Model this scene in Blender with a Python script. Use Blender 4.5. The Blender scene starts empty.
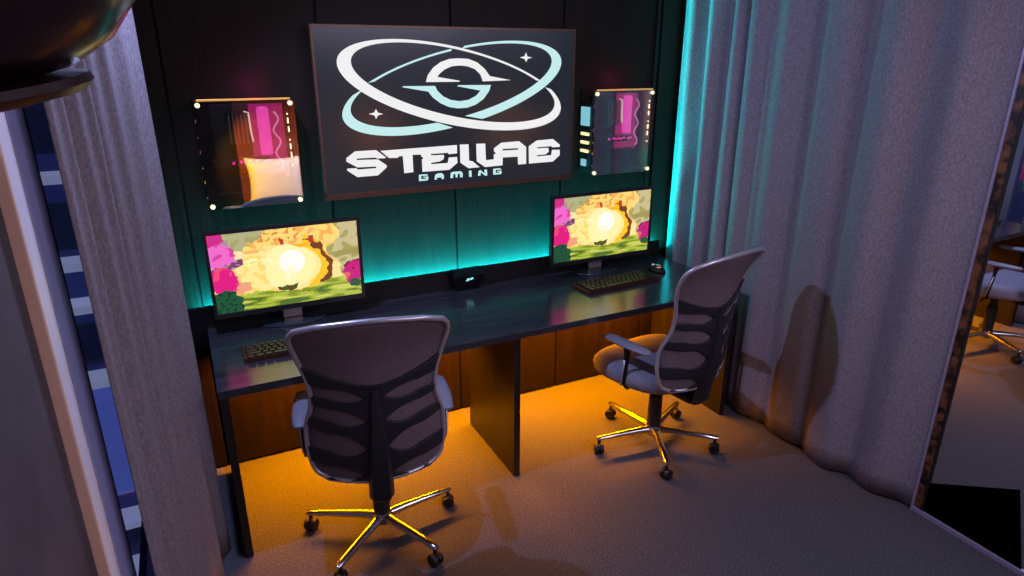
import bpy, bmesh, math, random
from mathutils import Vector, Matrix, noise
random.seed(7)
C = bpy.context.scene.collection
PI = math.pi

# ------------------------------------------------------------------ helpers
def lin(c):
    return tuple((x/12.92 if x <= .04045 else ((x+.055)/1.055)**2.4) for x in (v/255 for v in c))
def mat(name, rgb, rough=.5, metal=0, emit=None, es=0, spec=None, coat=0):
    m = bpy.data.materials.new(name); m.use_nodes = True
    b = m.node_tree.nodes['Principled BSDF']
    b.inputs['Base Color'].default_value = (*lin(rgb), 1)
    b.inputs['Roughness'].default_value = rough
    b.inputs['Metallic'].default_value = metal
    if spec is not None: b.inputs['Specular IOR Level'].default_value = spec
    if coat: b.inputs['Coat Weight'].default_value = coat; b.inputs['Coat Roughness'].default_value = .1
    if emit:
        b.inputs['Emission Color'].default_value = (*lin(emit), 1)
        b.inputs['Emission Strength'].default_value = es
    return m
def noisy(m, c1, c2, scale=(1, 1, 1), nscale=8, detail=6, bump=0, bscale=None, lo=.35, hi=.65, rough=None):
    nt = m.node_tree; N = nt.nodes; L = nt.links; b = N['Principled BSDF']
    tc = N.new('ShaderNodeTexCoord'); mp = N.new('ShaderNodeMapping'); mp.inputs['Scale'].default_value = scale
    L.new(tc.outputs['Object'], mp.inputs['Vector'])
    no = N.new('ShaderNodeTexNoise'); no.inputs['Scale'].default_value = nscale; no.inputs['Detail'].default_value = detail
    L.new(mp.outputs[0], no.inputs['Vector'])
    cr = N.new('ShaderNodeValToRGB'); cr.color_ramp.elements[0].position = lo; cr.color_ramp.elements[1].position = hi
    cr.color_ramp.elements[0].color = (*lin(c1), 1); cr.color_ramp.elements[1].color = (*lin(c2), 1)
    L.new(no.outputs['Fac'], cr.inputs[0]); L.new(cr.outputs[0], b.inputs['Base Color'])
    if bump:
        n2 = N.new('ShaderNodeTexNoise'); n2.inputs['Scale'].default_value = bscale or nscale*3; n2.inputs['Detail'].default_value = 3
        L.new(mp.outputs[0], n2.inputs['Vector'])
        bp = N.new('ShaderNodeBump'); bp.inputs['Strength'].default_value = bump; bp.inputs['Distance'].default_value = .01
        L.new(n2.outputs['Fac'], bp.inputs['Height']); L.new(bp.outputs[0], b.inputs['Normal'])
    if rough:
        mr = N.new('ShaderNodeMapRange'); mr.inputs['To Min'].default_value = rough[0]; mr.inputs['To Max'].default_value = rough[1]
        L.new(no.outputs['Fac'], mr.inputs['Value']); L.new(mr.outputs[0], b.inputs['Roughness'])
    return m

def tag(o, label=None, cat=None, group=None, kind=None):
    if label: o['label'] = label
    if cat: o['category'] = cat
    if group: o['group'] = group
    if kind: o['kind'] = kind
    return o
def empty(name, loc=(0, 0, 0), rz=0, label=None, cat=None, group=None):
    o = bpy.data.objects.new(name, None); o.location = loc; o.rotation_euler.z = rz; C.objects.link(o)
    return tag(o, label, cat, group)
def obj(name, bm, m, parent=None, smooth=None, bevel=0, solid=0, sub=0, soff=0):
    bmesh.ops.recalc_face_normals(bm, faces=bm.faces) if solid == 0 else None
    me = bpy.data.meshes.new(name); bm.to_mesh(me); bm.free()
    for k in (m if isinstance(m, (list, tuple)) else [m]): me.materials.append(k)
    o = bpy.data.objects.new(name, me); C.objects.link(o)
    if parent: o.parent = parent
    if smooth:
        me.polygons.foreach_set('use_smooth', [True]*len(me.polygons))
        if smooth != 'all':
            me.set_sharp_from_angle(angle=math.radians(smooth))
    if solid:
        s = o.modifiers.new('s', 'SOLIDIFY'); s.thickness = solid; s.offset = soff
    if bevel:
        b = o.modifiers.new('b', 'BEVEL'); b.width = bevel; b.segments = 2; b.limit_method = 'ANGLE'
        b.harden_normals = False
    if sub:
        s = o.modifiers.new('u', 'SUBSURF'); s.levels = sub; s.render_levels = sub
    return o
def add_box(bm, x0, x1, y0, y1, z0, z1, mi=0):
    v = [bm.verts.new((x, y, z)) for x in (x0, x1) for y in (y0, y1) for z in (z0, z1)]
    for f in ((0, 1, 3, 2), (4, 6, 7, 5), (0, 4, 5, 1), (2, 3, 7, 6), (0, 2, 6, 4), (1, 5, 7, 3)):
        bm.faces.new([v[i] for i in f]).material_index = mi
def box(x0, x1, y0, y1, z0, z1):
    bm = bmesh.new(); add_box(bm, x0, x1, y0, y1, z0, z1); return bm
def add_tube(bm, pts, r, n=10, closed=False, mi=0, up=None, squash=1):
    pts = [Vector(p) for p in pts]; rings = []; N = len(pts)
    rr = r if isinstance(r, (list, tuple)) else [r]*N
    pu = None
    for i, p in enumerate(pts):
        a = pts[(i-1) % N] if (closed or i > 0) else p
        b = pts[(i+1) % N] if (closed or i < N-1) else p
        t = (b-a).normalized()
        if pu is None:
            u = t.cross(Vector((0, 0, 1)) if abs(t.z) < .9 else Vector((0, 1, 0))).normalized()
        else:
            u = (pu - t*pu.dot(t)).normalized()
        pu = u; w = t.cross(u)
        rings.append([bm.verts.new(p + (u*math.cos(2*PI*k/n) + w*math.sin(2*PI*k/n)*squash)*rr[i]) for k in range(n)])
    for i in range(N if closed else N-1):
        A, B = rings[i], rings[(i+1) % N]
        for k in range(n):
            bm.faces.new((A[k], A[(k+1) % n], B[(k+1) % n], B[k])).material_index = mi
    if not closed:
        bm.faces.new(rings[0][::-1]).material_index = mi; bm.faces.new(rings[-1]).material_index = mi
def tube(pts, r, n=10, closed=False, squash=1):
    bm = bmesh.new(); add_tube(bm, pts, r, n, closed, squash=squash); return bm
def add_lathe(bm, prof, cx=0, cy=0, cz=0, n=24, mi=0, M=None):
    rings = []
    for r, z in prof:
        ring = []
        for k in range(n):
            a = 2*PI*k/n; p = Vector((r*math.cos(a), r*math.sin(a), z))
            if M: p = M @ p
            ring.append(bm.verts.new(p+Vector((cx, cy, cz))))
        rings.append(ring)
    for A, B in zip(rings, rings[1:]):
        for k in range(n):
            bm.faces.new((A[k], A[(k+1) % n], B[(k+1) % n], B[k])).material_index = mi
    bm.faces.new(rings[0][::-1]).material_index = mi; bm.faces.new(rings[-1]).material_index = mi
def lathe(prof, cx=0, cy=0, cz=0, n=24, M=None):
    bm = bmesh.new(); add_lathe(bm, prof, cx, cy, cz, n, 0, M); return bm
def copy_tree(o, parent=None):
    c = o.copy(); C.objects.link(c)
    if parent: c.parent = parent
    for ch in [x for x in list(C.objects) if x.parent == o]: copy_tree(ch, c)
    return c
def interp(x, xs, ys):
    if x <= xs[0]: return ys[0]
    for i in range(len(xs)-1):
        if x <= xs[i+1]:
            t = (x-xs[i])/(xs[i+1]-xs[i]); return ys[i]+(ys[i+1]-ys[i])*t
    return ys[-1]
def smoothint(x, xs, ys):
    # catmull-rom through the points
    if x <= xs[0]: return ys[0]
    if x >= xs[-1]: return ys[-1]
    for i in range(len(xs)-1):
        if x <= xs[i+1]:
            t = (x-xs[i])/(xs[i+1]-xs[i]); h = xs[i+1]-xs[i]
            m0 = (ys[i+1]-ys[max(i-1, 0)])/(xs[i+1]-xs[max(i-1, 0)])*h
            m1 = (ys[min(i+2, len(ys)-1)]-ys[i])/(xs[min(i+2, len(xs)-1)]-xs[i])*h
            return (2*t**3-3*t*t+1)*ys[i]+(t**3-2*t*t+t)*m0+(-2*t**3+3*t*t)*ys[i+1]+(t**3-t*t)*m1

# ------------------------------------------------------------------ materials
M_wood = noisy(mat('dark_wood', (60, 42, 32), .55, spec=.2), (21, 14, 10), (36, 23, 15), (1, 1, .12), 22, 8, .15, 60, .3, .7, (.5, .7))
M_groove = mat('groove_black', (8, 7, 7), .8)
M_desk = noisy(mat('desk_laminate', (38, 38, 44), .3), (34, 34, 40), (56, 55, 62), (.12, 1, 1), 30, 8, .06, 80, .3, .7, (.14, .22))
M_desk.node_tree.nodes['Principled BSDF'].inputs['IOR'].default_value = 2.0
M_deskp = noisy(mat('desk_panel_laminate', (30, 26, 26), .4), (20, 16, 17), (32, 27, 27), (1, 1, .12), 24, 6, .06, 60)
M_edge = mat('desk_edge', (40, 40, 48), .45)
M_carpet = noisy(mat('carpet', (92, 92, 98), .95, spec=.1), (50, 50, 53), (92, 92, 97), (1, 1, 1), 150, 5, .35, 420, .3, .7)
M_carpet.node_tree.nodes['Principled BSDF'].inputs['Sheen Weight'].default_value = .15
M_carpet.node_tree.nodes['Principled BSDF'].inputs['Sheen Roughness'].default_value = .35
M_curt = noisy(mat('curtain_cloth', (150, 142, 152), .9, spec=.1), (112, 104, 110), (150, 142, 148), (1, 1, .6), 150, 4, .2, 300, .25, .75)
M_wall = noisy(mat('grey_wall', (74, 68, 76), .7), (66, 60, 68), (82, 76, 84), (1, 1, 1), 5, 4)
M_ceil = mat('ceiling_paint', (120, 118, 120), .9)
M_white = mat('white_frame', (240, 236, 244), .4)
M_warmlit = mat('trim_warm_lit', (228, 190, 168), .5)  # casing edge colour with the warm light on it painted in
M_bluegrey = mat('grey_aluminium', (165, 172, 220), .4)
M_dark = mat('dark_rubber', (14, 14, 17), .6)
M_black = mat('black_plastic', (12, 12, 14), .5, spec=.3)
M_bezel = mat('bezel_black', (34, 30, 32), .35)
M_chrome = mat('chrome', (205, 205, 210), .16, 1)
M_rim = mat('silver_rim', (190, 188, 198), .3, .6)
M_fab = noisy(mat('mesh_fabric', (92, 80, 84), .85, spec=.2), (92, 80, 86), (116, 104, 112), (1, 1, 1), 260, 2, .2, 500)
M_seat = noisy(mat('seat_fabric', (120, 116, 126), .85, spec=.2), (128, 124, 138), (156, 152, 166), (1, 1, 1), 200, 2, .2, 400)
M_frame = mat('backrest_plastic', (34, 34, 42), .45)
M_pad = mat('armrest_grey', (120, 120, 134), .45)
def emis(name, rgb, s):
    m = mat(name, (0, 0, 0), .5, 0, rgb, s); return m
M_ledteal = emis('led_teal', (40, 235, 220), 3)
M_ledamber = emis('led_amber', (255, 150, 10), 3)
M_pink = emis('led_magenta', (245, 40, 170), 1.6)
M_warm = emis('led_warm', (255, 215, 160), 1.6)
M_cyan = emis('led_cyan', (130, 200, 215), .95)
M_spark = emis('led_pearl', (255, 225, 185), 2.0)
M_gold = mat('gold_edge', (230, 170, 90), .25, 1)

# ------------------------------------------------------------------ room
XL, XR, YF, ZC = -.38, 2.56, -4.5, 2.65
def struct(name, bm, m, **k):
    o = obj(name, bm, m, **k); o['kind'] = 'structure'; return o
struct('floor', box(XL-.1, XR+.1, YF, .1, -.06, 0), M_carpet)
struct('ceiling', box(XL-.1, XR+.1, YF, .1, ZC, ZC+.08), M_ceil)
bm = bmesh.new()
S, s0 = .6098, -.1213
add_box(bm, XL-.1, XR+.1, .012, .1, 0, ZC, 1)
for k in range(-1, 5):
    a = max(XL, s0+k*S)+.006; b = min(XR, s0+(k+1)*S)-.006
    add_box(bm, a, b, 0, .0125, .01, ZC, 0)
struct('wall_back', bm, [M_wood, M_groove], bevel=.0015)
struct('wall_front', box(XL-.1, XR+.1, YF-.1, YF, 0, ZC), M_wood)
# left wall with a tall window opening y -1.50..-.25
bm = bmesh.new()
add_box(bm, XL-.1, XL, YF, -1.62, 0, ZC); add_box(bm, XL-.1, XL, -.22, .1, 0, ZC)
add_box(bm, XL-.1, XL, -1.62, -.22, 2.45, ZC); add_box(bm, XL-.1, XL, -1.62, -.22, 0, .05)
struct('wall_left', bm, M_wall)
struct('wall_right', box(XR, XR+.1, YF, .1, 0, ZC), M_wall)
# window casing + frames
w = struct('window_1', box(XL-.09, XL+.0195, -1.700, -1.612, .02, 2.5), M_white, bevel=.003)
def wp(name, m, *b):
    o = obj(name, box(*b), m, w, bevel=.002); return o
tag(wp('casing_side', M_warmlit, XL-.001, XL+.0197, -1.712, -1.700, .02, 2.5), 'edge of the window casing, warm light put into its beige colour')
wp('window_frame', M_bluegrey, XL-.06, XL+.014, -1.611, -1.585, .05, 2.45)
wp('gasket', M_dark, XL-.055, XL+.0120, -1.585, -1.568, .05, 2.45)
wp('sash', M_bluegrey, XL-.06, XL+.013, -1.568, -1.41, .05, 2.43)
wp('gasket', M_dark, XL-.055, XL+.0115, -1.41, -1.385, .07, 2.43)
wp('sash', M_bluegrey, XL-.06, XL-.006, -.34, -.23, .07, 2.43)
wp('sash', M_bluegrey, XL-.06, XL-.006, -1.384, -.341, .05, .12)
wp('sash', M_bluegrey, XL-.06, XL-.006, -1.384, -.341, 2.38, 2.45)
M_glass = bpy.data.materials.new('clear_glass'); M_glass.use_nodes = True
nt = M_glass.node_tree; nt.nodes.clear()
o_ = nt.nodes.new('ShaderNodeOutputMaterial'); mx = nt.nodes.new('ShaderNodeMixShader')
tr = nt.nodes.new('ShaderNodeBsdfTransparent'); gl = nt.nodes.new('ShaderNodeBsdfGlossy'); gl.inputs['Roughness'].default_value = .01
mx.inputs[0].default_value = .08
nt.links.new(tr.outputs[0], mx.inputs[1]); nt.links.new(gl.outputs[0], mx.inputs[2]); nt.links.new(mx.outputs[0], o_.inputs[0])
M_pane = M_glass.copy(); M_pane.name = 'reflective_pane'
M_pane.node_tree.nodes['Mix Shader'].inputs[0].default_value = .35
obj('pane', box(XL-.036, XL-.030, -1.384, -.341, .121, 2.379), M_glass, w)

# night facade outside the window
bl = empty('apartment_building', (-4.5, 9, -1.5), 0, 'pale balconied building lit blue at night beyond the window', 'building')
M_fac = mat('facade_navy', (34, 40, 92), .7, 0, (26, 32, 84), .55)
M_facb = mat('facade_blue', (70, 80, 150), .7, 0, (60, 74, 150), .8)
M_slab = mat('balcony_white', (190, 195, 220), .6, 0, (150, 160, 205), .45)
obj('facade', box(-3, 4.2, 0, 3, -6, 12), M_fac, bl)
for k, z in enumerate((-5.6, -4.55, -1.75, -.45, .25, 1.6, 3.0, 4.4, 5.8)):
    obj('balcony', box(-2.9, 4.1, -.5, .0, z, z+.13), M_slab, bl)
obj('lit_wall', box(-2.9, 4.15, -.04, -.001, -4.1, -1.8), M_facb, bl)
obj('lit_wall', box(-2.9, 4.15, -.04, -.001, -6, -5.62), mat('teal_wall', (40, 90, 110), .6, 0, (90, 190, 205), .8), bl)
M_win = mat('dark_window', (20, 26, 50), .2, 0, (16, 22, 52), .5)
for z in (-5.35, -1.5, .5, 2.0, 3.4):
    for j in range(4): obj('window', box(-2.6+j*1.6, -1.5+j*1.6, -.07, -.045, z, z+.75), M_win, bl)
# ------------------------------------------------------------------ curtains
def curtain(path_fn, s0_, s1_, n, z0, z1, nz=26):
    bm = bmesh.new(); rows = []
    for j in range(nz+1):
        t = j/nz; z = z0+(z1-z0)*t
        rows.append([bm.verts.new((*path_fn(s0_+(s1_-s0_)*i/n, t), z)) for i in range(n+1)])
    for j in range(nz):
        for i in range(n):
            bm.faces.new((rows[j][i], rows[j][i+1], rows[j+1][i+1], rows[j+1][i]))
    return bm
def right_path(s, t):      # s = -y
    # folds: narrow at the back, broad towards the mirror
    ph = 2*PI*(s*5.6 - .8*s*s) + .5*math.sin(3*s+1)
    am = .020+.010*t + .012*math.sin(4.1*s+2)
    x = 2.475 + am*math.sin(ph) + .005*math.sin(2.3*ph+1.3+.8*t) + .008*math.sin(ph*.5+1.2*t)
    x -= .012*math.exp(-((s-1.5)/.12)**2)*(1-t)
    q = max(0, min(1, (s-1.44)/.22)); q = q*q*(3-2*q)
    x = x*(1-q) + (2.538+.006*math.sin(ph))*q
    return (min(x, 2.545), -(s + .012*(1-q)*math.cos(ph)))
o = obj('curtain', curtain(right_path, .50, 1.685, 260, .012, 2.62), M_curt, None, 'all', solid=.003)
tag(o, 'wide grey mauve curtain with broad soft folds running from desk corner to the mirror', 'curtain')
def rightb_path(s, t):
    ph = 2*PI*(s*6.0)+.6
    x = 2.462 + .05*max(0, min(1, (s-.40)/.08)) - .10*max(0, .16-s) + .032*math.sin(ph+.4)*min(1, s*8) + .006*math.sin(2*ph+2*t)
    return (x, -(s+.008*math.cos(ph)))
o = obj('curtain', curtain(rightb_path, .035, .54, 140, .012, 2.62), M_curt, None, 'all', solid=.003)
tag(o, 'grey curtain in the back corner washed with teal light behind the desk end', 'curtain')
def left_path(s, t):
    k = s
    bx, by = -.322+.142*k, -1.50+.95*k
    ph = 2*PI*(4.6*k)
    nx, ny = .99, -.15
    a = .016*math.sin(ph)+.007*math.sin(2.1*ph+1+t)
    return (bx+nx*a - .012*(t-.5), by+ny*a)
o = obj('curtain', curtain(left_path, 0, 1, 200, .012, 2.62), M_curt, None, 'all', solid=.003)
tag(o, 'gathered grey curtain hanging beside the window on the left', 'curtain')

# ------------------------------------------------------------------ mirror on the right wall
mr = empty('wall_mirror', (XR, -2.6, 0), 0, 'tall framed mirror on the right wall beside the curtain, reflecting an office chair', 'mirror')
M_mirror = mat('mirror_glass', (250, 250, 250), .0, 1)
M_brown = noisy(mat('mottled_brown', (70, 44, 30), .35), (26, 18, 15), (120, 74, 46), (1, 1, 1), 26, 3, 0, None, .4, .62)
M_alu = mat('frame_aluminium', (165, 155, 180), .35, .3)
y0m, y1m = -1.683+2.6, -.6
obj('glass', box(-.012, -.008, y1m, y0m-.045, .022, 2.4), M_mirror, mr)
obj('bottom_rail', box(-.022, -.001, y1m, y0m, 0, .022), M_alu, mr, bevel=.002)
obj('side_rail', box(-.024, -.001, y0m-.010, y0m, .0, 2.42), M_alu, mr, bevel=.002)
tag(obj('frame_strip', box(-.018, -.001, y0m-.042, y0m-.0105, .023, 2.4), M_brown, mr, bevel=.002), 'mottled brown strip inside the frame')
obj('seal', box(-.019, -.001, y0m-.050, y0m-.0425, .023, 2.4), M_dark, mr)
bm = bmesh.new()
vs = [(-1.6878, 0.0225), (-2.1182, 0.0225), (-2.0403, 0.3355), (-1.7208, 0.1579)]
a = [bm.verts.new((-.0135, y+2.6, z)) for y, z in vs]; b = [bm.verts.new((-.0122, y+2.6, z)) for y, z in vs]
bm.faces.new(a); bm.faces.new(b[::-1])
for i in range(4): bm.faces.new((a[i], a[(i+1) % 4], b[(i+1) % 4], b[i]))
tag(obj('black_patch', bm, mat('patch_black', (3, 3, 3), .9, spec=0), mr), 'flat black patch across the foot of the mirror')  # flat black quad just in front of the mirror glass

# ------------------------------------------------------------------ desk
H, D = .75, .7156
dx0, dx1 = -.115, 2.388
desk = empty('desk', ((dx0+dx1)/2, -.36, 0), 0, 'long dark wood desk running along the back wall under both monitors', 'desk')
ox = -(dx0+dx1)/2
def dp(name, m, x0, x1, y0, y1, z0, z1, bev=.002):
    return obj(name, box(x0+ox, x1+ox, y0+.36, y1+.36, z0, z1), m, desk, bevel=bev)
dp('tabletop', M_desk, dx0, dx1, -D, -.066, H-.032, H)
dp('side_panel', M_deskp, dx0+.004, dx0+.034, -D+.015, -.066, 0, H-.0325)
dp('side_panel', M_deskp, dx1-.034, dx1-.004, -D+.015, -.066, 0, H-.0325)
dp('support_panel', M_deskp, 1.082, 1.113, -D+.02, -.165, 0, H-.0325)
# ledge with the LED strip behind its lip
lg = empty('wall_ledge', (1.13, -.03, H), 0, 'long black ledge along the wall at the back of the desk', 'ledge')
obj('lip', box(-1.36, 1.24, -.035, -.022, -.09, .100), M_black, lg, bevel=.002)
obj('tray', box(-1.36, 1.24, -.0215, .029, .012, .027), M_black, lg)
led = obj('led_strip', box(-1.30, 1.20, -.003, .003, 0, .004), M_ledteal); led.location = (1.13, -.042, H+.0275)
tag(led, 'teal LED strip hidden behind the ledge above the desk', 'led strip')
led2 = obj('led_strip', box(-1.18, 1.18, -.004, .004, -.004, .0), M_ledamber); led2.location = (1.14, -.085, .7178)
tag(led2, 'amber LED strip under the back edge of the desk', 'led strip')
ch = obj('led_strip', box(-.006, .006, -.006, .006, 0, 1.7), [M_black]); ch.location = (2.285, -.008, .875)
tag(ch, 'upright LED channel in the back right corner lighting the curtain teal', 'led strip')
# control box on the ledge
cb = empty('control_box', (1.11, -.075, H), 0, 'small black box with a glowing pale mark in the middle of the ledge', 'box')
bm = bmesh.new()
v = [bm.verts.new(p) for p in ((-.07, -.035, .0), (.07, -.035, .0), (.07, .0085, .0), (-.07, .0085, .0),
                               (-.098, -.07, .088), (.098, -.07, .088), (.09, .0085, .108), (-.09, .0085, .108))]
for f in ((0, 1, 5, 4), (1, 2, 6, 5), (2, 3, 7, 6), (3, 0, 4, 7), (4, 5, 6, 7), (3, 2, 1, 0)): bm.faces.new([v[i] for i in f])
obj('housing', bm, mat('box_black', (20, 22, 26), .15), cb, bevel=.003)
bm = bmesh.new()
for q in (((-.022, .020), (-.004, .024), (-.002, .036), (-.014, .038)), ((.0, .025), (.022, .030), (.018, .040), (.004, .037))):
    a = [bm.verts.new((x, -.035-.035*(z+.035)/.088-.0015, z+.035)) for x, z in q]; bm.faces.new(a)
tag(obj('glowing_mark', bm, emis('mark_cyan', (150, 240, 245), 1.3), cb, solid=.0006), 'pale cyan glowing mark')

# ------------------------------------------------------------------ television
TX, TZ, TW, TO = .4461, 1.2678, 1.2835, .0803
TH = TW*.575
tv = empty('television', (TX, -TO, TZ), 0, 'large wall television showing a ringed planet logo above the word STELLAE', 'television')
bm = bmesh.new()
bw = .010
add_box(bm, 0, TW, 0, .03, 0, .026); add_box(bm, 0, TW, 0, .03, TH-bw, TH)
add_box(bm, 0, bw, 0, .03, .018, TH-bw); add_box(bm, TW-bw, TW, 0, .03, .018, TH-bw)
obj('bezel', bm, mat('tv_bezel', (96, 70, 56), .35, .5), tv)
obj('back_housing', box(.12, TW-.12, .0305, TO-.001, .08, TH-.1), M_black, tv, bevel=.01)
scr = obj('screen', box(bw, TW-bw, .004, .029, .018, TH-bw), mat('tv_screen', (10, 11, 13), .22, 0, (33, 39, 48), .85), tv)
LOGO = {
  'S': [(0.148,0.212),(0.2439,0.2115),(0.2878,0.1756),(0.2794,0.1724),(0.2467,0.1734),(0.2362,0.1783),(0.1533,0.1795),(0.1528,0.1728),(0.2491,0.1696),(0.2882,0.1398),(0.2876,0.1302),(0.2441,0.0968),(0.1494,0.0961),(0.1045,0.1301),(0.1078,0.1377),(0.1473,0.137),(0.1547,0.1301),(0.2382,0.1305),(0.2388,0.1379),(0.1528,0.1397),(0.1052,0.1691),(0.1065,0.1846)],
  'TE': [(0.2626,0.2072),(0.6378,0.2125),(0.6366,0.1727),(0.5944,0.1714),(0.5887,0.1784),(0.5031,0.1781),(0.5058,0.1714),(0.5676,0.1703),(0.5703,0.1629),(0.5668,0.1493),(0.5456,0.1396),(0.5043,0.1369),(0.504,0.1303),(0.587,0.1302),(0.5939,0.1559),(0.6361,0.156),(0.6383,0.1278),(0.5949,0.0971),(0.4587,0.0971),(0.4586,0.1564),(0.4674,0.1597),(0.4564,0.1702),(0.4539,0.1785),(0.4139,0.1793),(0.4143,0.0993),(0.3696,0.0971),(0.3668,0.1775),(0.3489,0.177),(0.3429,0.1704),(0.3014,0.172)],
  'L': [(0.6521,0.2134),(0.6977,0.2125),(0.699,0.1339),(0.7175,0.1293),(0.7544,0.0982),(0.695,0.0973),(0.6527,0.1268)],
  'LA': [(0.7377,0.2125),(0.7863,0.2115),(0.7883,0.1303),(0.831,0.132),(0.8312,0.155),(0.844,0.1599),(0.8314,0.1721),(0.8334,0.1862),(0.8732,0.2107),(0.9707,0.2129),(1.012,0.1817),(1.0127,0.0965),(0.9659,0.0968),(0.9644,0.1362),(0.8806,0.1375),(0.8791,0.0987),(0.7828,0.0968),(0.7392,0.1278)],
  'slot': [(0.8795,0.1796),(0.9656,0.1786),(0.9656,0.171),(0.8795,0.1721)],
  'E': [(1.0707,0.2105),(1.1663,0.2131),(1.2075,0.1825),(1.2079,0.1705),(1.1639,0.1712),(1.1568,0.1776),(1.0746,0.1764),(1.0747,0.1711),(1.1397,0.1703),(1.1436,0.1504),(1.1266,0.1378),(1.0752,0.1368),(1.0753,0.1309),(1.1579,0.1316),(1.1621,0.1583),(1.2083,0.1567),(1.2091,0.1284),(1.1692,0.0979),(1.0282,0.0972),(1.026,0.1838)],
  'g': [(0.4407,0.0851),(0.4815,0.0848),(0.4852,0.0773),(0.4519,0.0782),(0.4512,0.0632),(0.4758,0.063),(0.476,0.068),(0.4614,0.0686),(0.4616,0.0736),(0.4868,0.0738),(0.4861,0.0577),(0.4771,0.0545),(0.4392,0.0547)],
  'a': [(0.5316,0.0838),(0.5554,0.0843),(0.5658,0.074),(0.5652,0.0554),(0.5531,0.0552),(0.5535,0.0636),(0.5308,0.0637),(0.5292,0.0548),(0.5174,0.0558),(0.5206,0.0757)],
  'm': [(0.5988,0.0561),(0.6015,0.0826),(0.6119,0.0857),(0.6546,0.086),(0.6636,0.0751),(0.6631,0.0563),(0.6495,0.0562),(0.6482,0.0751),(0.6378,0.0742),(0.636,0.0572),(0.6262,0.0568),(0.6255,0.0745),(0.6146,0.0742),(0.6128,0.0562)],
  'i': [(0.696,0.0852),(0.7103,0.0853),(0.7109,0.0543),(0.6971,0.0542)],
  'n': [(0.7442,0.0563),(0.7478,0.0803),(0.7585,0.0841),(0.7798,0.0652),(0.7794,0.0843),(0.7934,0.0845),(0.7949,0.0548),(0.7834,0.0539),(0.7596,0.0725),(0.7581,0.0558)],
  'g2': [(0.8273,0.0849),(0.8661,0.0856),(0.8738,0.0781),(0.8414,0.0781),(0.8413,0.0635),(0.8607,0.0632),(0.8608,0.0673),(0.8497,0.0681),(0.8498,0.0728),(0.8738,0.0728),(0.8737,0.0582),(0.8659,0.0552),(0.827,0.0558)],
  'wc': [(0.4945,0.5018),(0.5037,0.5307),(0.5307,0.5633),(0.5683,0.5876),(0.612,0.6012),(0.6557,0.6039),(0.7062,0.6011),(0.7508,0.5854),(0.7893,0.5559),(0.8139,0.5244),(0.9261,0.5038),(0.7767,0.5008),(0.7661,0.5306),(0.7373,0.5563),(0.6991,0.5689),(0.6611,0.5724),(0.6234,0.5693),(0.5856,0.5547),(0.5602,0.5356),(0.5505,0.5236),(0.6624,0.5048),(0.6559,0.5009)],
  'tc': [(0.3799,0.4818),(0.389,0.486),(0.5384,0.4844),(0.5481,0.4636),(0.5751,0.4377),(0.6122,0.4209),(0.6567,0.414),(0.7019,0.4185),(0.7415,0.4365),(0.7648,0.4591),(0.6458,0.4814),(0.6523,0.4858),(0.8194,0.484),(0.8112,0.4581),(0.7807,0.4211),(0.7407,0.396),(0.6946,0.3828),(0.6493,0.3814),(0.6048,0.3885),(0.5614,0.407),(0.5252,0.4333),(0.503,0.4601)],
  's1': [(1.0071,0.6308),(1.0149,0.6122),(1.0406,0.6069),(1.0163,0.6005),(1.0075,0.5855),(0.9991,0.6005),(0.9737,0.6069),(0.999,0.6133)],
  's2': [(0.2552,0.3917),(0.2631,0.3757),(0.2872,0.3688),(0.2627,0.3631),(0.2531,0.3477),(0.2468,0.3637),(0.2209,0.3712),(0.2461,0.3763)],
}
RINGS = {'WO': [0.654, 0.4755, 0.5665, 0.1731, -0.2159], 'WI': [0.666, 0.4881, 0.5169, 0.1479, -0.2153], 'TO': [0.6547, 0.4761, 0.562, 0.1715, 0.2156], 'TI': [0.6462, 0.4892, 0.5144, 0.1478, 0.2143]}

M_lw = emis('logo_white', (244, 243, 244), .95); M_lt = emis('logo_pale_teal', (200, 240, 240), .95); M_ld = emis('logo_dark', (33, 39, 48), .85)
from mathutils.geometry import tessellate_polygon
bm = bmesh.new()
def flat(pts, y, mi):
    P = [Vector((x, y, z)) for x, z in pts]
    vs = [bm.verts.new(p) for p in P]
    for t in tessellate_polygon([P]):
        f = bm.faces.new([vs[i] for i in t]); f.material_index = mi
        f.normal_update()
        if f.normal.y > 0: f.normal_flip()
for k in ('S', 'TE', 'L', 'LA', 'E', 'wc', 's1', 's2'): flat(LOGO[k], .0022, 0)
for k in ('g', 'a', 'm', 'i', 'n', 'g2', 'tc'): flat(LOGO[k], .0022, 1)
flat(LOGO['slot'], .0014, 2)
def ring(eo, ei, a0, a1, y, mi, n=110, d0=0, d1=0):
    prev = None
    for i in range(n+1):
        row = []
        for e, s in ((eo, 1), (ei, 0)):
            t = math.radians((a0+(d0 if s else -d0)) + ((a1+(d1 if s else -d1))-(a0+(d0 if s else -d0)))*i/n)
            x, z = e[2]*math.cos(t), e[3]*math.sin(t); c, q = math.cos(e[4]), math.sin(e[4])
            row.append(bm.verts.new((e[0]+c*x-q*z, y, e[1]+q*x+c*z)))
        if prev:
            f = bm.faces.new((prev[0], prev[1], row[1], row[0])); f.material_index = mi; f.normal_update()
            if f.normal.y > 0: f.normal_flip()
        prev = row
RINGS['WI'][4] = -.2156
ring(RINGS['WO'], RINGS['WI'], 41.5, 361+30, .0022, 0, 160)
ring(RINGS['TO'], RINGS['TI'], 89.2, 137, .0024, 1, 60)
ring(RINGS['TO'], RINGS['TI'], 147, 360-101.5, .0024, 1, 90, 4, 4)
ring(RINGS['TO'], RINGS['TI'], 360-85.5, 360+83, .0018, 1, 140, 4, 0)
me = bpy.data.meshes.new('logo'); bm.to_mesh(me); bm.free()
for m_ in (M_lw, M_lt, M_ld): me.materials.append(m_)
lo = bpy.data.objects.new('logo', me); C.objects.link(lo); lo.parent = scr
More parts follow.
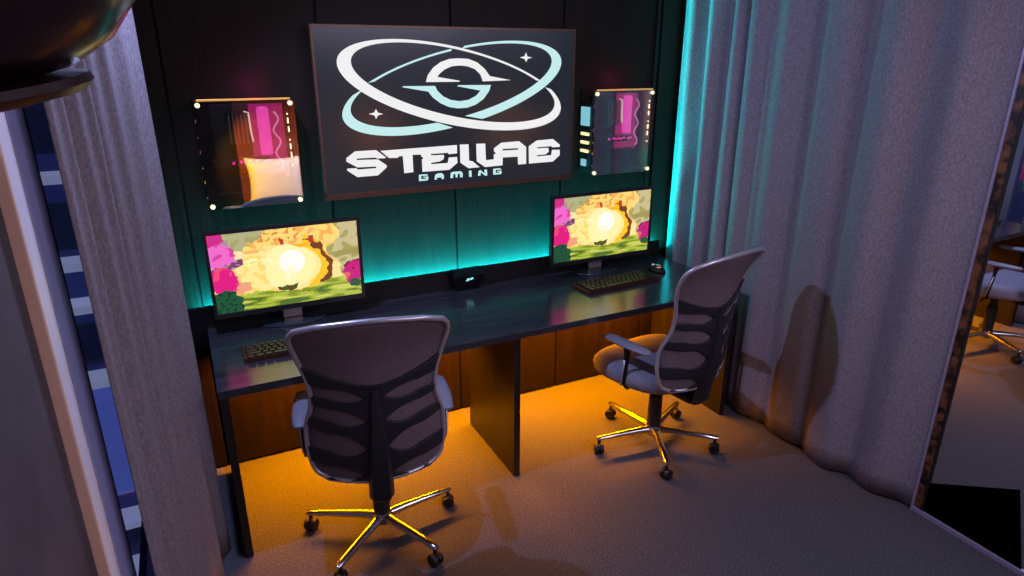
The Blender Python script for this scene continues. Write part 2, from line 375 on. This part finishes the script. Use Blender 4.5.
tag(lo, 'white and pale teal planet rings with the words STELLAE GAMING')

# ------------------------------------------------------------------ monitors
def picture(u, v):
    n1 = noise.noise(Vector((u*7, v*5, 1.3))); n2 = noise.noise(Vector((u*17, v*13, 4.1))); n3 = noise.noise(Vector((u*40, v*26, 9)))
    W = u+.03*n1+.012*n2; V = v+.04*n1+.02*n2
    c = (250, 206, 118)
    if n1 > .18: c = (244, 178, 100)
    if n1 < -.22: c = (255, 226, 150)
    if V > .78 and .22 < W < .85: c = (255, 214, 118) if n2 > -.16 else (244, 176, 88)
    if V > .84 and .3 < W < .6 and n3 > .22: c = (226, 136, 60)
    if W+.10*n1+.03*n3 > .83: c = (203, 187, 138) if n2 < .12 else (168, 160, 92)
    if W > .84 and .55 < V < .64: c = (160, 150, 84)
    if W+.06*n1+.04*n3 < .32-.4*(.95-V) and V > .66: c = (176, 174, 130) if n2 > -.1 else (168, 160, 100)
    d = math.hypot((W-.50)*1.75, V-.50)
    if .18 < W < .78 and .2 < V < .74 and d < .62: c = (255, 232, 150) if n2 > -.15 else (255, 216, 116)
    if .62 < W < .78 and abs(math.hypot((W-.50)*1.6, (V-.48))-.40) < .07 and V > .16 and W > .5:
        c = (255, 196, 40)
    if abs(math.hypot((W-.50)*1.62, V-.47)-.44+.03*n2) < .028 and W > .62 and V > .13 and V < .84: c = (120, 62, 34)
    if abs(V-.775) < .018 and .42 < W < .66: c = (246, 180, 30)
    for px in (.475, .675):
        if abs(W-px) < .018 and .79 < V < .88: c = (190, 56, 30)
    if d < .30: c = (255, 240, 170)
    if math.hypot((u-.525)*1.75, v-.56) < .155: c = (250, 248, 240)
    if abs(u-.505) < .035 and .3 < v < .5 and n3 > -.1: c = (254, 246, 200)
    if .18 < W < .45 and .55 < V < .66 and n3 > .1: c = (255, 246, 190)
    def blob(x, y, r): return math.hypot((W+.02*n3-x)*1.6, V+.03*n2-y) < r*(1+.25*n1)
    if blob(.03, .93, .12): c = (206, 44, 132)
    if blob(.10, .86, .05): c = (168, 140, 150)
    if blob(.055, .70, .17): c = (238, 106, 200) if n2 > -.25 else (216, 60, 150)
    if blob(.19, .72, .06): c = (255, 226, 170)
    if abs(V-.55-.6*(W-.06)) < .045 and W < .20: c = (120, 62, 104) if n3 > -.1 else (170, 140, 165)
    if blob(.06, .40, .17): c = (224, 26, 128) if n2 > -.2 else (240, 70, 120)
    if blob(.20, .30, .07): c = (238, 160, 124)
    st = noise.noise(Vector((u*6+v*4, v*26, 3.3)))
    g = .19+.05*u+.02*math.sin(u*9)+.03*n3
    if V < g: c = (172, 188, 66) if st > -.05 else (134, 148, 40)
    if V < g and st > .25: c = (206, 206, 96)
    if V < g*.75 and st < -.22: c = (84, 112, 44)
    if abs(V-.24) < .03 and .42 < W < .55: c = (104, 58, 30) if n3 > 0 else (70, 96, 36)
    if blob(.05, .10, .20) and V < .30+.3*abs(noise.noise(Vector((u*30, 0, 2)))): c = (30, 84, 52) if n3 > -.2 else (20, 56, 44)
    if blob(.955, .34, .13): c = (198, 30, 124) if n2 > -.1 else (116, 24, 70)
    if blob(.90, .28, .045): c = (226, 104, 90)
    if blob(.96, .17, .06): c = (50, 84, 60)
    return c
M_pic = bpy.data.materials.new('monitor_picture'); M_pic.use_nodes = True
b = M_pic.node_tree.nodes['Principled BSDF']; at = M_pic.node_tree.nodes.new('ShaderNodeAttribute'); at.attribute_name = 'col'
b.inputs['Base Color'].default_value = (.01, .01, .01, 1); b.inputs['Roughness'].default_value = .3
M_pic.node_tree.links.new(at.outputs['Color'], b.inputs['Emission Color']); b.inputs['Emission Strength'].default_value = 1.05
def monitor():
    r = empty('monitor')
    W, Z0, Z1 = .642, .075, .455
    bm = bmesh.new(); b_ = .014
    add_box(bm, -W/2, W/2, -.012, .006, Z0, Z0+.022); add_box(bm, -W/2, W/2, -.012, .006, Z1-b_, Z1)
    add_box(bm, -W/2, -W/2+b_, -.012, .006, Z0+.022, Z1-b_); add_box(bm, W/2-b_, W/2, -.012, .006, Z0+.022, Z1-b_)
    obj('bezel', bm, M_bezel, r)
    bm = bmesh.new(); nx, nz = 176, 100
    x0, x1, z0, z1 = -W/2+b_, W/2-b_, Z0+.022, Z1-b_
    G = [[bm.verts.new((x0+(x1-x0)*i/nx, -.008, z0+(z1-z0)*j/nz)) for i in range(nx+1)] for j in range(nz+1)]
    cols = []
    for j in range(nz):
        for i in range(nx):
            bm.faces.new((G[j][i], G[j][i+1], G[j+1][i+1], G[j+1][i])); cols.append(picture((i+.5)/nx, (j+.5)/nz))
    me = bpy.data.meshes.new('screen'); bm.to_mesh(me); bm.free(); me.materials.append(M_pic)
    ca = me.attributes.new('col', 'FLOAT_COLOR', 'FACE')
    ca.data.foreach_set('color', [q for c in cols for q in (*lin(c), 1)])
    s = bpy.data.objects.new('screen', me); C.objects.link(s); s.parent = r
    obj('back_housing', box(-W/2+.004, W/2-.004, .0062, .028, Z0+.004, Z1-.004), M_black, r, bevel=.008)
    obj('mount', box(-.05, .05, .0285, .070, .15, .20), M_black, r, bevel=.004)
    obj('neck', box(-.042, .042, .050, .0695, .012, .149), mat('neck_silver', (180, 165, 165), .3, .6), r, bevel=.004)
    bm = lathe([(.0, 0), (.135, 0), (.142, .004), (.139, .009), (.04, .012), (0, .0122)], 0, 0, 0, 48)
    bmesh.ops.scale(bm, vec=(1, .5, 1), verts=bm.verts); bmesh.ops.translate(bm, vec=(0, .034, 0), verts=bm.verts)
    o = obj('stand_base', bm, mat('stand_gloss', (46, 54, 58), .22), r, 35)
    return r
m1 = monitor(); m1.location = (.243, -.172, H)
m2 = copy_tree(m1); m2.location = (1.878, -.172, H)
tag(m1, 'left monitor with a bright fantasy picture, standing behind the near chair', 'monitor', 'monitors on the desk')
tag(m2, 'right monitor with a bright fantasy picture, standing nearer the grey curtain', 'monitor', 'monitors on the desk')

# ------------------------------------------------------------------ keyboards and mouse
M_key = mat('keycap', (30, 25, 25), .35)
M_kbase = mat('keyboard_base', (22, 17, 18), .25, 0, (255, 130, 40), .015)
def keyboard():
    r = empty('keyboard')
    obj('case', box(-.225, .225, -.068, .068, 0, .016), M_kbase, r, bevel=.003)
    ks = None; rows = [15, 14, 13, 12, 8]
    for j in range(5):
        widths = {0: [1]*13+[2, 1], 1: [1.5]+[1]*12+[1.5, 1], 2: [1.75]+[1]*11+[2.25, 1], 3: [2.25]+[1]*10+[1.75, 1, 1], 4: [1.25, 1.25, 1.25, 6.25, 1.5, 1.5, 1, 1, 1]}[j]
        x = -.212; u = .0265; y = .052-j*.0262
        for w_ in widths:
            a, b = x, x+w_*u-.004
            bm = bmesh.new(); q = .0025
            vs = [bm.verts.new(p) for p in ((a, y-.022, .0165), (b, y-.022, .0165), (b, y, .0165), (a, y, .0165), (a+q, y-.022+q, .025), (b-q, y-.022+q, .025), (b-q, y-q, .025), (a+q, y-q, .025))]
            for f in ((0, 1, 5, 4), (1, 2, 6, 5), (2, 3, 7, 6), (3, 0, 4, 7), (4, 5, 6, 7), (3, 2, 1, 0)): bm.faces.new([vs[i] for i in f])
            obj('key', bm, M_key, r); x += w_*u
    return r
k1 = keyboard(); k1.location = (.222, -.44, H); k1.rotation_euler.z = math.radians(0)
k2 = copy_tree(k1); k2.location = (1.855, -.362, H); k2.scale = (1.06, 1.04, 1); k2.rotation_euler.z = math.radians(3)
tag(k1, 'dark keyboard on the desk partly hidden behind the left office chair', 'keyboard', 'keyboards on the desk')
tag(k2, 'dark keyboard in front of the right monitor, fully in view', 'keyboard', 'keyboards on the desk')
ms = empty('computer_mouse', (2.17, -.30, H), math.radians(10), 'small mouse with coloured lights on the desk beside the right keyboard', 'mouse')
bm = bmesh.new(); bmesh.ops.create_uvsphere(bm, u_segments=24, v_segments=12, radius=1)
for v in bm.verts: v.co = Vector((v.co.x*.032, v.co.y*.058, max(v.co.z, -.02)*.036+.0008))
obj('body', bm, M_black, ms, 'all')
obj('light_patch', box(-.02, .0, -.03, -.01, .0305, .0335), emis('mouse_orange', (255, 150, 110), .8), ms, bevel=.002)
obj('light_patch', box(.004, .02, -.005, .02, .031, .035), emis('mouse_teal', (140, 225, 220), .8), ms, bevel=.002)
obj('wheel', lathe([(.008, -.003), (.009, 0), (.008, .003)], 0, .03, .03, 16, Matrix.Rotation(PI/2, 3, 'Y')), emis('mouse_wheel', (220, 220, 225), .7), ms)

# ------------------------------------------------------------------ wall mounted glass PCs
def computer(side):
    r = empty('wall_computer'); W, Hh, Dp = .372, .430, .13
    obj('back_plate', box(-W/2, W/2, .118, .1295, 0, Hh), mat('plate', (34, 22, 18), .35, .3), r, bevel=.002)
    obj('front_glass', box(-W/2, W/2, 0, .005, 0, Hh), M_pane, r)
    obj('top_edge', box(-W/2+.01, W/2-.01, -.003, .004, Hh+.0005, Hh+.008), mat('gold_lit', (230, 170, 90), .3, 1, (255, 190, 100), .55), r, bevel=.001)
    for x in (-W/2+.012, W/2-.012):
        for z in (.014, Hh-.014):
            s = obj('standoff', tube([(x, .0055, z), (x, .1175, z)], .006, 12), M_gold, r)
            obj('cap', lathe([(.008, 0), (.0095, .004), (.006, .009), (0, .010)], x, -.0005, z, 16, Matrix.Rotation(PI/2, 3, 'X')), M_spark, s, 'all')
    obj('motherboard', box(-.13, .09, .108, .1175, .16, .41), mat('pcb', (34, 28, 32), .4), r, bevel=.001)
    cp = obj('cpu_cooler', box(-.07, -.015, .05, .1075, .25, .38), mat('cooler', (40, 36, 38), .3, .6), r, bevel=.003)
    for i in range(5): obj('fin', box(-.068+i*.016, -.062+i*.016, .042, .0495, .255, .375), mat('fin_grey', (150, 140, 140), .3, .8), cp)
    obj('lit_bracket', tube([(-.005, .04, .385), (.012, .04, .38), (.014, .04, .30), (.018, .04, .262)], .0035, 8), emis('bracket_white', (255, 235, 210), 1.2), r)
    obj('graphics_card', box(-.15, .08, .03, .1075, .165, .195), mat('gpu', (30, 22, 26), .3), r, bevel=.004)
    bm = bmesh.new()
    for i, x in enumerate((-.075, -.045, -.03, -.012, .003, .02, .05, .064)):
        add_box(bm, x, x+.011, .025, .0295, .176+.004*(i % 2), .186+.004*(i % 2))
    obj('light_dots', bm, M_pink, r)
    obj('reservoir', lathe([(.0, 0), (.022, 0), (.024, .006), (.024, .185), (.018, .195), (0, .196)], .07, .07, .205, 20), emis('coolant_pink', (245, 70, 190), 1.5), r, 40)
    obj('glow_panel', box(.02, .155, .100, .1075, .10, .41), emis('glow_magenta', (215, 30, 130), .7), r)
    pts = [(.115+.012*math.sin(i*.7), .045, .14+i*.0105) for i in range(24)]
    obj('coolant_coil', tube(pts, .0035, 8), emis('coil_pink', (255, 150, 220), 1.1), r, 'all')
    obj('power_supply', box(-.15, .13, .04, .1175, .055, .125), mat('psu', (40, 30, 40), .3, .4), r, bevel=.004)
    if side: tag(obj('side_display', box(-W/2-.020, -W/2-.006, .03, .10, .255, .35), M_cyan, r, bevel=.002), 'pale blue lit display')
    if side: obj('side_column', box(-W/2-.0055, -W/2-.0012, .01, .117, .02, .37), M_black, r)
    for i in range(3 if side else 0): obj('lit_vent', box(-W/2-.018, -W/2-.006, .03, .10, .205-i*.044, .220-i*.044), M_warm, r, bevel=.003)
    if side: obj('side_display', box(-W/2-.018, -W/2-.006, .05, .09, .045, .080), M_cyan, r, bevel=.002)
    for i in range(7):
        obj('edge_light', box(W/2-.030, W/2-.0255, -.0035, -.0005, .16+i*.035, .16+i*.035+(.022 if i % 3 else .006)), M_spark, r)
    obj('side_plate', box(W/2+.002, W/2+.006, .02, .117, .0, Hh-.01), mat('amber_side', (150, 84, 30), .3, .5), r)
    for i in range(6):
        obj('edge_light', box(-W/2-.004, -W/2-.001, -.001, .004, .05+i*.06, .05+i*.06+(.012 if i % 2 else .005)), mat('dim_edge', (90, 60, 40), .4, 0, (230, 150, 80) if i < 3 else (150, 60, 140), .5), r)
    return r
p1 = computer(False); p1.location = (.155, -.13, 1.283)
p2 = computer(True); p2.location = (2.012, -.13, 1.283)
tag(p1, 'wall mounted glass fronted computer left of the television with a pillow mirrored in its glass', 'computer', 'wall computers')
tag(p2, 'wall mounted glass fronted computer glowing magenta right of the television', 'computer', 'wall computers')

# ------------------------------------------------------------------ office chairs
def chair(base_rot, name='office_chair'):
    r = empty(name)
    R = .32
    for k in range(5):
        a = math.radians(base_rot+72*k); c, s = math.cos(a), math.sin(a)
        bm = bmesh.new()
        sec = [(.028, .089, .024, .018), (.10, .090, .021, .016), (.20, .089, .018, .014), (.305, .087, .016, .011), (.320, .086, .010, .007)]
        rings = []
        for d, z, hw, hh in sec:
            ring = []
            for q in range(10):
                t = 2*PI*q/10; lx, lz = hw*math.cos(t), hh*math.sin(t)
                ring.append(bm.verts.new((c*d - s*lx, s*d + c*lx, z+lz)))
            rings.append(ring)
        for A, B in zip(rings, rings[1:]):
            for q in range(10): bm.faces.new((A[q], A[(q+1) % 10], B[(q+1) % 10], B[q]))
        bm.faces.new(rings[0][::-1]); bm.faces.new(rings[-1])
        leg = obj('leg', bm, M_chrome, r, 50)
        cx, cy = c*.305, s*.305
        bm = bmesh.new()
        add_tube(bm, [(cx, cy, .078), (cx, cy, .055)], .008, 10)
        wa = a+1.1+k*.9; wc, ws = math.cos(wa), math.sin(wa)
        for sg in (-1, 1):
            M = Matrix.Rotation(wa, 3, 'Z') @ Matrix.Rotation(PI/2, 3, 'Y')
            add_lathe(bm, [(.005, -.009), (.024, -.009), (.0265, -.004), (.0265, .004), (.024, .009), (.005, .009)], cx+wc*sg*.013, cy+ws*sg*.013, .027, 20, 0, M)
        add_tube(bm, [(cx-wc*.006, cy-ws*.006, .027), (cx+wc*.006, cy+ws*.006, .027)], .02, 12)
        obj('caster', bm, M_dark, leg, 40)
    obj('hub', lathe([(.0, .058), (.034, .058), (.042, .072), (.041, .098), (.036, .112), (.0, .114)], n=28), M_chrome, r, 40)
    obj('gas_column', lathe([(.0, .1145), (.035, .115), (.033, .28), (.024, .281), (.024, .358), (0, .3585)], n=24), M_dark, r, 40)
    bm = bmesh.new(); add_box(bm, -.075, .075, -.13, .09, .360, .386); add_box(bm, -.045, .045, -.24, -.12, .345, .375)
    obj('mechanism', bm, M_black, r, bevel=.006)
    obj('height_lever', tube([(.06, .02, .378), (.16, .02, .375), (.22, .02, .365)], .006, 8), M_black, r, 'all')
    # seat
    def seat_pt(u, v, dz):
        pass
    bm = bmesh.new(); NR, NA = 10, 48
    def sup(a, rx, ry, p):
        c_, s_ = math.cos(a), math.sin(a)
        return (rx*math.copysign(abs(c_)**(2/p), c_), ry*math.copysign(abs(s_)**(2/p), s_))
    rings = []
    prof = [(0, .492), (.3, .491), (.6, .492), (.8, .495), (.92, .490), (.985, .474), (1.0, .452), (.985, .424), (.9, .402), (.5, .390), (0, .387)]
    for f, z in prof[1:-1]:
        ring = []
        for q in range(NA):
            x, y = sup(2*PI*q/NA, .268*f, .265*f, 2.9)
            zz = z - (.030*max(0, (y-.10)/.145)**2 if z > .45 else .012*max(0, y/.2))
            x *= 1-.10*max(0, -y/.24)
            ring.append(bm.verts.new((x, y+.035, zz)))
        rings.append(ring)
    top = bm.verts.new((0, .035, prof[0][1])); bot = bm.verts.new((0, .035, prof[-1][1]))
    for A, B in zip(rings, rings[1:]):
        for q in range(NA): bm.faces.new((A[q], A[(q+1) % NA], B[(q+1) % NA], B[q]))
    for q in range(NA):
        bm.faces.new((top, rings[0][(q+1) % NA], rings[0][q])); bm.faces.new((bot, rings[-1][q], rings[-1][(q+1) % NA]))
    obj('seat', bm, M_seat, r, 'all')
    # ---- backrest surface
    ZB, HB = .45, .648
    hs = [0, .03, .08, .20, .33, .48, .62, .74, .86, .93, .975, 1.0]
    ws = [.175, .212, .230, .242, .238, .212, .214, .234, .252, .250, .224, .165]
    def hw(h): return smoothint(h, hs, ws)
    def surf(s, h, off=0):          # s lateral metres, h 0..1
        y = smoothint(h, [0, .15, .35, .6, .8, 1], [-.262, -.290, -.305, -.308, -.332, -.392])
        y += s*s*smoothint(h, [0, .3, .6, 1], [1.3, 1.9, 1.4, .7])
        return Vector((s, y - off, ZB+HB*h - .10*s*s*0))
    # rim path
    path = []
    n = 30
    for i in range(n+1): h = i/n; path.append((hw(h), h))
    topw = ws[-1]
    for i in range(1, 14): t = i/14; s = topw*(1-2*t); path.append((s, 1+.018*math.sin(PI*t)))
    for i in range(n+1): h = 1-i/n; path.append((-hw(h), h))
    for i in range(1, 12): t = i/12; s = -ws[0]*(1-2*t); path.append((s, -.012*math.sin(PI*t)))
    obj('rim', tube([surf(s, h) for s, h in path], .0095, 10, True), M_rim, r, 'all')
    # mesh fabric
    bm = bmesh.new(); nh, ns = 44, 24; G = []
    for j in range(nh+1):
        h = j/nh; row = []
        for i in range(ns+1):
            q = -1+2*i/ns; s = hw(h)*q
            hh = h + (.018*(1-(q)**2) if j == nh else 0) - (.012*(1-q*q) if j == 0 else 0)
            row.append(bm.verts.new(surf(s, hh, -.004)))
        G.append(row)
    for j in range(nh):
        for i in range(ns): bm.faces.new((G[j][i], G[j][i+1], G[j+1][i+1], G[j+1][i]))
    obj('backrest_mesh', bm, M_fab, r, 'all', solid=.003)
    # plastic frame with leaf shaped openings
    holes = [(.565, .115, .040, .19), (.430, .115, .048, .21), (.255, .120, .070, .20), (.055, .130, .050, .14)]
    def solid_at(s, h):
        a = abs(s)
        if h > .615+.10*(a/.22)**1.6: return False
        for hc, sc, hh, tilt in holes:
            ds = a-(sc+.02); dh = (h-hc) - tilt*(ds)*1.0
            L_ = .105
            t = (ds+L_)/(2*L_)
            if 0 < t < 1.25:
                wd = hh*1.0*math.sin(PI*min(t, 1)**.8) if t < .6 else hh*math.sin(PI*.6**.8)+ (t-.6)*.02
                if abs(dh) < wd*1.05 and a > .022+.012*(1-h): return False
        return True
    bm = bmesh.new(); nh, ns = 250, 200; V = {}
    def gv(i, j):
        if (i, j) not in V:
            h = j/nh*.76; q = -1+2*i/ns; V[(i, j)] = bm.verts.new(surf(hw(h)*q*.985, h, .006))
        return V[(i, j)]
    for j in range(nh):
        for i in range(ns):
            h = (j+.5)/nh*.76; s = hw(h)*(-1+2*(i+.5)/ns)
            if solid_at(s, h): bm.faces.new((gv(i, j), gv(i+1, j), gv(i+1, j+1), gv(i, j+1)))
    obj('back_frame', bm, M_frame, r, 'all', solid=.007)
    # spine and its foot
    bm = bmesh.new(); rings = []
    for h, wd, dp_ in ((.60, .012, .004), (.50, .020, .010), (.38, .026, .016), (.25, .034, .022), (.10, .042, .026), (0, .045, .026)):
        c0 = surf(0, h, .012); rings.append([bm.verts.new(c0+Vector((x*wd, -y*dp_, 0))) for x, y in ((-1, -.3), (-.7, .8), (0, 1), (.7, .8), (1, -.3))])
    for z, y, wd, dp_ in ((.375, -.262, .045, .03), (.345, -.235, .042, .03)):
        rings.append([bm.verts.new(Vector((x*wd, y-q*dp_, z))) for x, q in ((-1, -.3), (-.7, .8), (0, 1), (.7, .8), (1, -.3))])
    for A, B in zip(rings, rings[1:]):
        for q in range(5): bm.faces.new((A[q], A[(q+1) % 5], B[(q+1) % 5], B[q]))
    bm.faces.new(rings[0]); bm.faces.new(rings[-1][::-1])
    obj('spine', bm, M_frame, r, 50)
    # armrests
    for sg in (-1, 1):
        bm = bmesh.new()
        x = sg*.264
        rings = []
        for y, wd, th in ((-.165, .012, .006), (-.15, .026, .012), (-.06, .034, .015), (.05, .033, .015), (.10, .028, .012), (.118, .012, .006)):
            ring = []
            for q in range(12):
                t = 2*PI*q/12; ring.append(bm.verts.new((x+wd*math.cos(t), y, .635-.012*(y+.0)+th*math.sin(t))))
            rings.append(ring)
        for A, B in zip(rings, rings[1:]):
            for q in range(12): bm.faces.new((A[q], A[(q+1) % 12], B[(q+1) % 12], B[q]))
        bm.faces.new(rings[0][::-1]); bm.faces.new(rings[-1])
        ar = obj('armrest', bm, M_pad, r, 60)
        obj('armrest_post', tube([(x, -.03, .627), (x, -.03, .58), (x*.99, -.02, .47), (x*.97, -.015, .43), (x*.86, -.01, .395), (x*.55, -.01, .39)], [.024, .016, .015, .015, .012, .011], 12, squash=.6), M_black, ar, 'all')
        obj('post_trim', tube([(x*1.055, -.03, .56), (x*1.05, -.015, .45), (x*1.03, -.01, .42)], .005, 8), M_rim, ar, 'all')
    return r
c1 = chair(7+12); c1.location = (.422, -.79, 0); c1.rotation_euler.z = math.radians(-12)
c2 = chair(28-10); c2.location = (1.852, -.752, 0); c2.rotation_euler.z = math.radians(10)
tag(c1, 'grey mesh back office chair in front of the left monitor, its back to the camera', 'office chair', 'office chairs at the desk')
tag(c2, 'grey mesh back office chair at the right monitor beside the curtain, seen from the side', 'office chair', 'office chairs at the desk')

# ------------------------------------------------------------------ daybed behind the camera, mirrored in the left computer's glass
db = empty('daybed', (1.1, -4.0, 0), 0, 'low upholstered daybed against the wall behind the camera, seen only in reflection', 'bed')
obj('bed_frame', box(-.95, .95, -.42, .42, .0, .26), M_wood, db, bevel=.01)
obj('mattress', box(-.93, .93, -.40, .42, .261, .44), mat('mattress_cloth', (190, 186, 190), .9), db, bevel=.04)
obj('orange_backing', box(-.70, .05, -.48, -.43, .442, 1.62), mat('orange_backing_cloth', (120, 58, 40), .85), db, bevel=.015)  # added panel, its orange stands in for warm lit wall in the glass
def pillow(w, h, d):
    bm = bmesh.new(); n = 28; T = []; B = []
    for side, L in ((1, T), (-1, B)):
        for j in range(n+1):
            row = []
            for i in range(n+1):
                u, v = -1+2*i/n, -1+2*j/n
                x = u*(1-.13*(1-v*v)); z = v*(1-.13*(1-u*u))
                e = max(0, (1-u**4)*(1-v**4))**.5
                row.append(bm.verts.new((x*w/2, side*e*d/2, z*h/2)))
            L.append(row)
    for L in (T, B):
        for j in range(n):
            for i in range(n): bm.faces.new((L[j][i], L[j][i+1], L[j+1][i+1], L[j+1][i]))
    bmesh.ops.remove_doubles(bm, verts=bm.verts, dist=.0005)
    return bm
pw = obj('pillow', pillow(.60, .50, .17), mat('pillow_cotton', (235, 232, 235), .85), None, 'all')
pw.location = (.73, -4.24, .685); pw.rotation_euler = (math.radians(12), 0, math.radians(4))
tag(pw, 'square white pillow standing on the daybed, mirrored in the left wall computer', 'pillow')
# ------------------------------------------------------------------ glossy lamp housing close to the camera, upper left
pl = empty('hanging_lamp', (-.243, -2.40, 1.946), 0, 'glossy dark rounded lamp housing hanging close by in the upper left corner', 'lamp')
M_gloss = mat('lamp_gloss', (30, 18, 22), .28, coat=.3)
prof = [(0, -.088), (.03, -.088), (.06, -.082), (.088, -.066), (.108, -.042), (.118, -.012), (.116, .02), (.104, .055), (.080, .085), (.045, .105), (.012, .112), (0, .113)]
obj('shade', lathe(prof, n=48), M_gloss, pl, 'all')
obj('lower_ring', lathe([(0, -.104), (.05, -.104), (.074, -.100), (.080, -.094), (.078, -.088), (.03, -.086), (0, -.086)], -.012, .0, 0, 48), mat('ring_brown', (46, 26, 28), .35), pl, 40)
obj('glint_band', lathe([(.1185, -.010), (.1205, -.004), (.1205, .006), (.118, .012)], n=48), mat('glint_grey', (70, 70, 78), .3, .6), pl, 40)  # grey band added to stand in for a glint on the shade
obj('cord', tube([(0, 0, .11), (0, 0, 2.65-1.946)], .004, 8), M_dark, pl, 'all')
pl.rotation_euler = (math.radians(4), math.radians(-8), 0); pl.scale = (1.15, 1.15, 1.0)
cb.scale = (.9, 1, 1)

# ------------------------------------------------------------------ lights
def light(name, typ, loc, rot, energy, color, **k):
    l = bpy.data.lights.new(name, typ); l.energy = energy; l.color = lin(color) if max(color) > 1 else color
    for a, b in k.items(): setattr(l, a, b)
    o = bpy.data.objects.new(name, l); o.location = loc; o.rotation_euler = rot; C.objects.link(o); return o
def area(name, loc, rot, sx, sy, e, col, **k):
    return light(name, 'AREA', loc, rot, e, col, shape='RECTANGLE', size=sx, size_y=sy, **k)
def aim(frm, to):
    return (Vector(to)-Vector(frm)).to_track_quat('-Z', 'Y').to_euler()
# LIGHTS
area('teal_strip_light', (1.13, -.040, .785), (math.radians(180-28), 0, 0), 2.5, .008, 85.0, (12, 215, 222))
area('amber_strip_light', (1.14, -.10, .70), (math.radians(-8), 0, 0), 2.35, .02, 100.0, (255, 145, 0), spread=math.radians(128))
area('corner_strip_light', (2.293, -.010, 1.72), (0, math.radians(-90), math.radians(-42)), 1.68, .008, 8, (15, 200, 200), spread=math.radians(120))
light('ceiling_spot_left', 'SPOT', (-.05, -.79, 2.55), aim((-.05, -.79, 2.55), (1.2, -1.5, .6)), 115, (180, 192, 255), shadow_soft_size=.03, spot_size=math.radians(140), spot_blend=.5)
area('added_fill_light', (1.6, -3.4, 2.6), aim((1.6, -3.4, 2.6), (1.0, -1.2, .4)), 1.6, 1.2, 30, (215, 203, 235), spread=math.radians(120))  # added soft fill for the room, no real ceiling fixture
area('added_fill_light', (2.0, -2.3, 2.6), aim((2.0, -2.3, 2.6), (-.3, -1.6, .9)), .5, .5, 13, (225, 210, 245))  # second added fill, brightens the window side
light('added_warm_fill', 'POINT', (1.75, -4.1, 1.1), (0, 0, 0), 9, (255, 150, 70), shadow_soft_size=.03)  # added unseen point that warms the walls
light('pillow_lamp', 'SPOT', (.05, -3.75, 1.1), aim((.05, -3.75, 1.1), (.60, -4.25, .85)), 80, (255, 185, 30), shadow_soft_size=.06, spot_size=math.radians(75), spot_blend=.4)
light('pillow_fill_spot', 'SPOT', (1.25, -3.6, 1.5), aim((1.25, -3.6, 1.5), (.85, -4.3, .7)), 60, (255, 235, 240), shadow_soft_size=.05, spot_size=math.radians(50), spot_blend=.5)  # added unseen spot, brightens the pillow for its reflection
light('computer_glow', 'POINT', (.2, -.08, 1.76), (0, 0, 0), .3, (255, 30, 150), shadow_soft_size=.04)
light('computer_glow', 'POINT', (2.03, -.08, 1.76), (0, 0, 0), .2, (255, 30, 150), shadow_soft_size=.04)

# ------------------------------------------------------------------ world, camera
w_ = bpy.data.worlds.new('night'); bpy.context.scene.world = w_; w_.use_nodes = True
w_.node_tree.nodes['Background'].inputs[0].default_value = (.01, .012, .05, 1)
w_.node_tree.nodes['Background'].inputs[1].default_value = 1.0
cam = bpy.data.cameras.new('camera'); co = bpy.data.objects.new('camera', cam); C.objects.link(co)
cx, cy, cz, yaw, pit, rol, f = (-0.09867, -3.03582, 1.88058, 0.46318, 0.34104, 0.00055, 653.04842)
fw = Vector((math.sin(yaw)*math.cos(pit), math.cos(yaw)*math.cos(pit), -math.sin(pit)))
rt = Vector((math.cos(yaw), -math.sin(yaw), 0)); up = rt.cross(fw)
r2 = rt*math.cos(rol)+up*math.sin(rol); u2 = -rt*math.sin(rol)+up*math.cos(rol)
Mx = Matrix((r2, u2, -fw)).transposed().to_4x4(); Mx.translation = (cx, cy, cz)
co.matrix_world = Mx
cam.sensor_width = 36; cam.lens = f*36/1024; cam.clip_start = .02
sc = bpy.context.scene; sc.camera = co
sc.view_settings.view_transform = 'Standard'; sc.view_settings.look = 'None'; sc.view_settings.exposure = 0; sc.view_settings.gamma = 1
sc.view_settings.use_curve_mapping = False
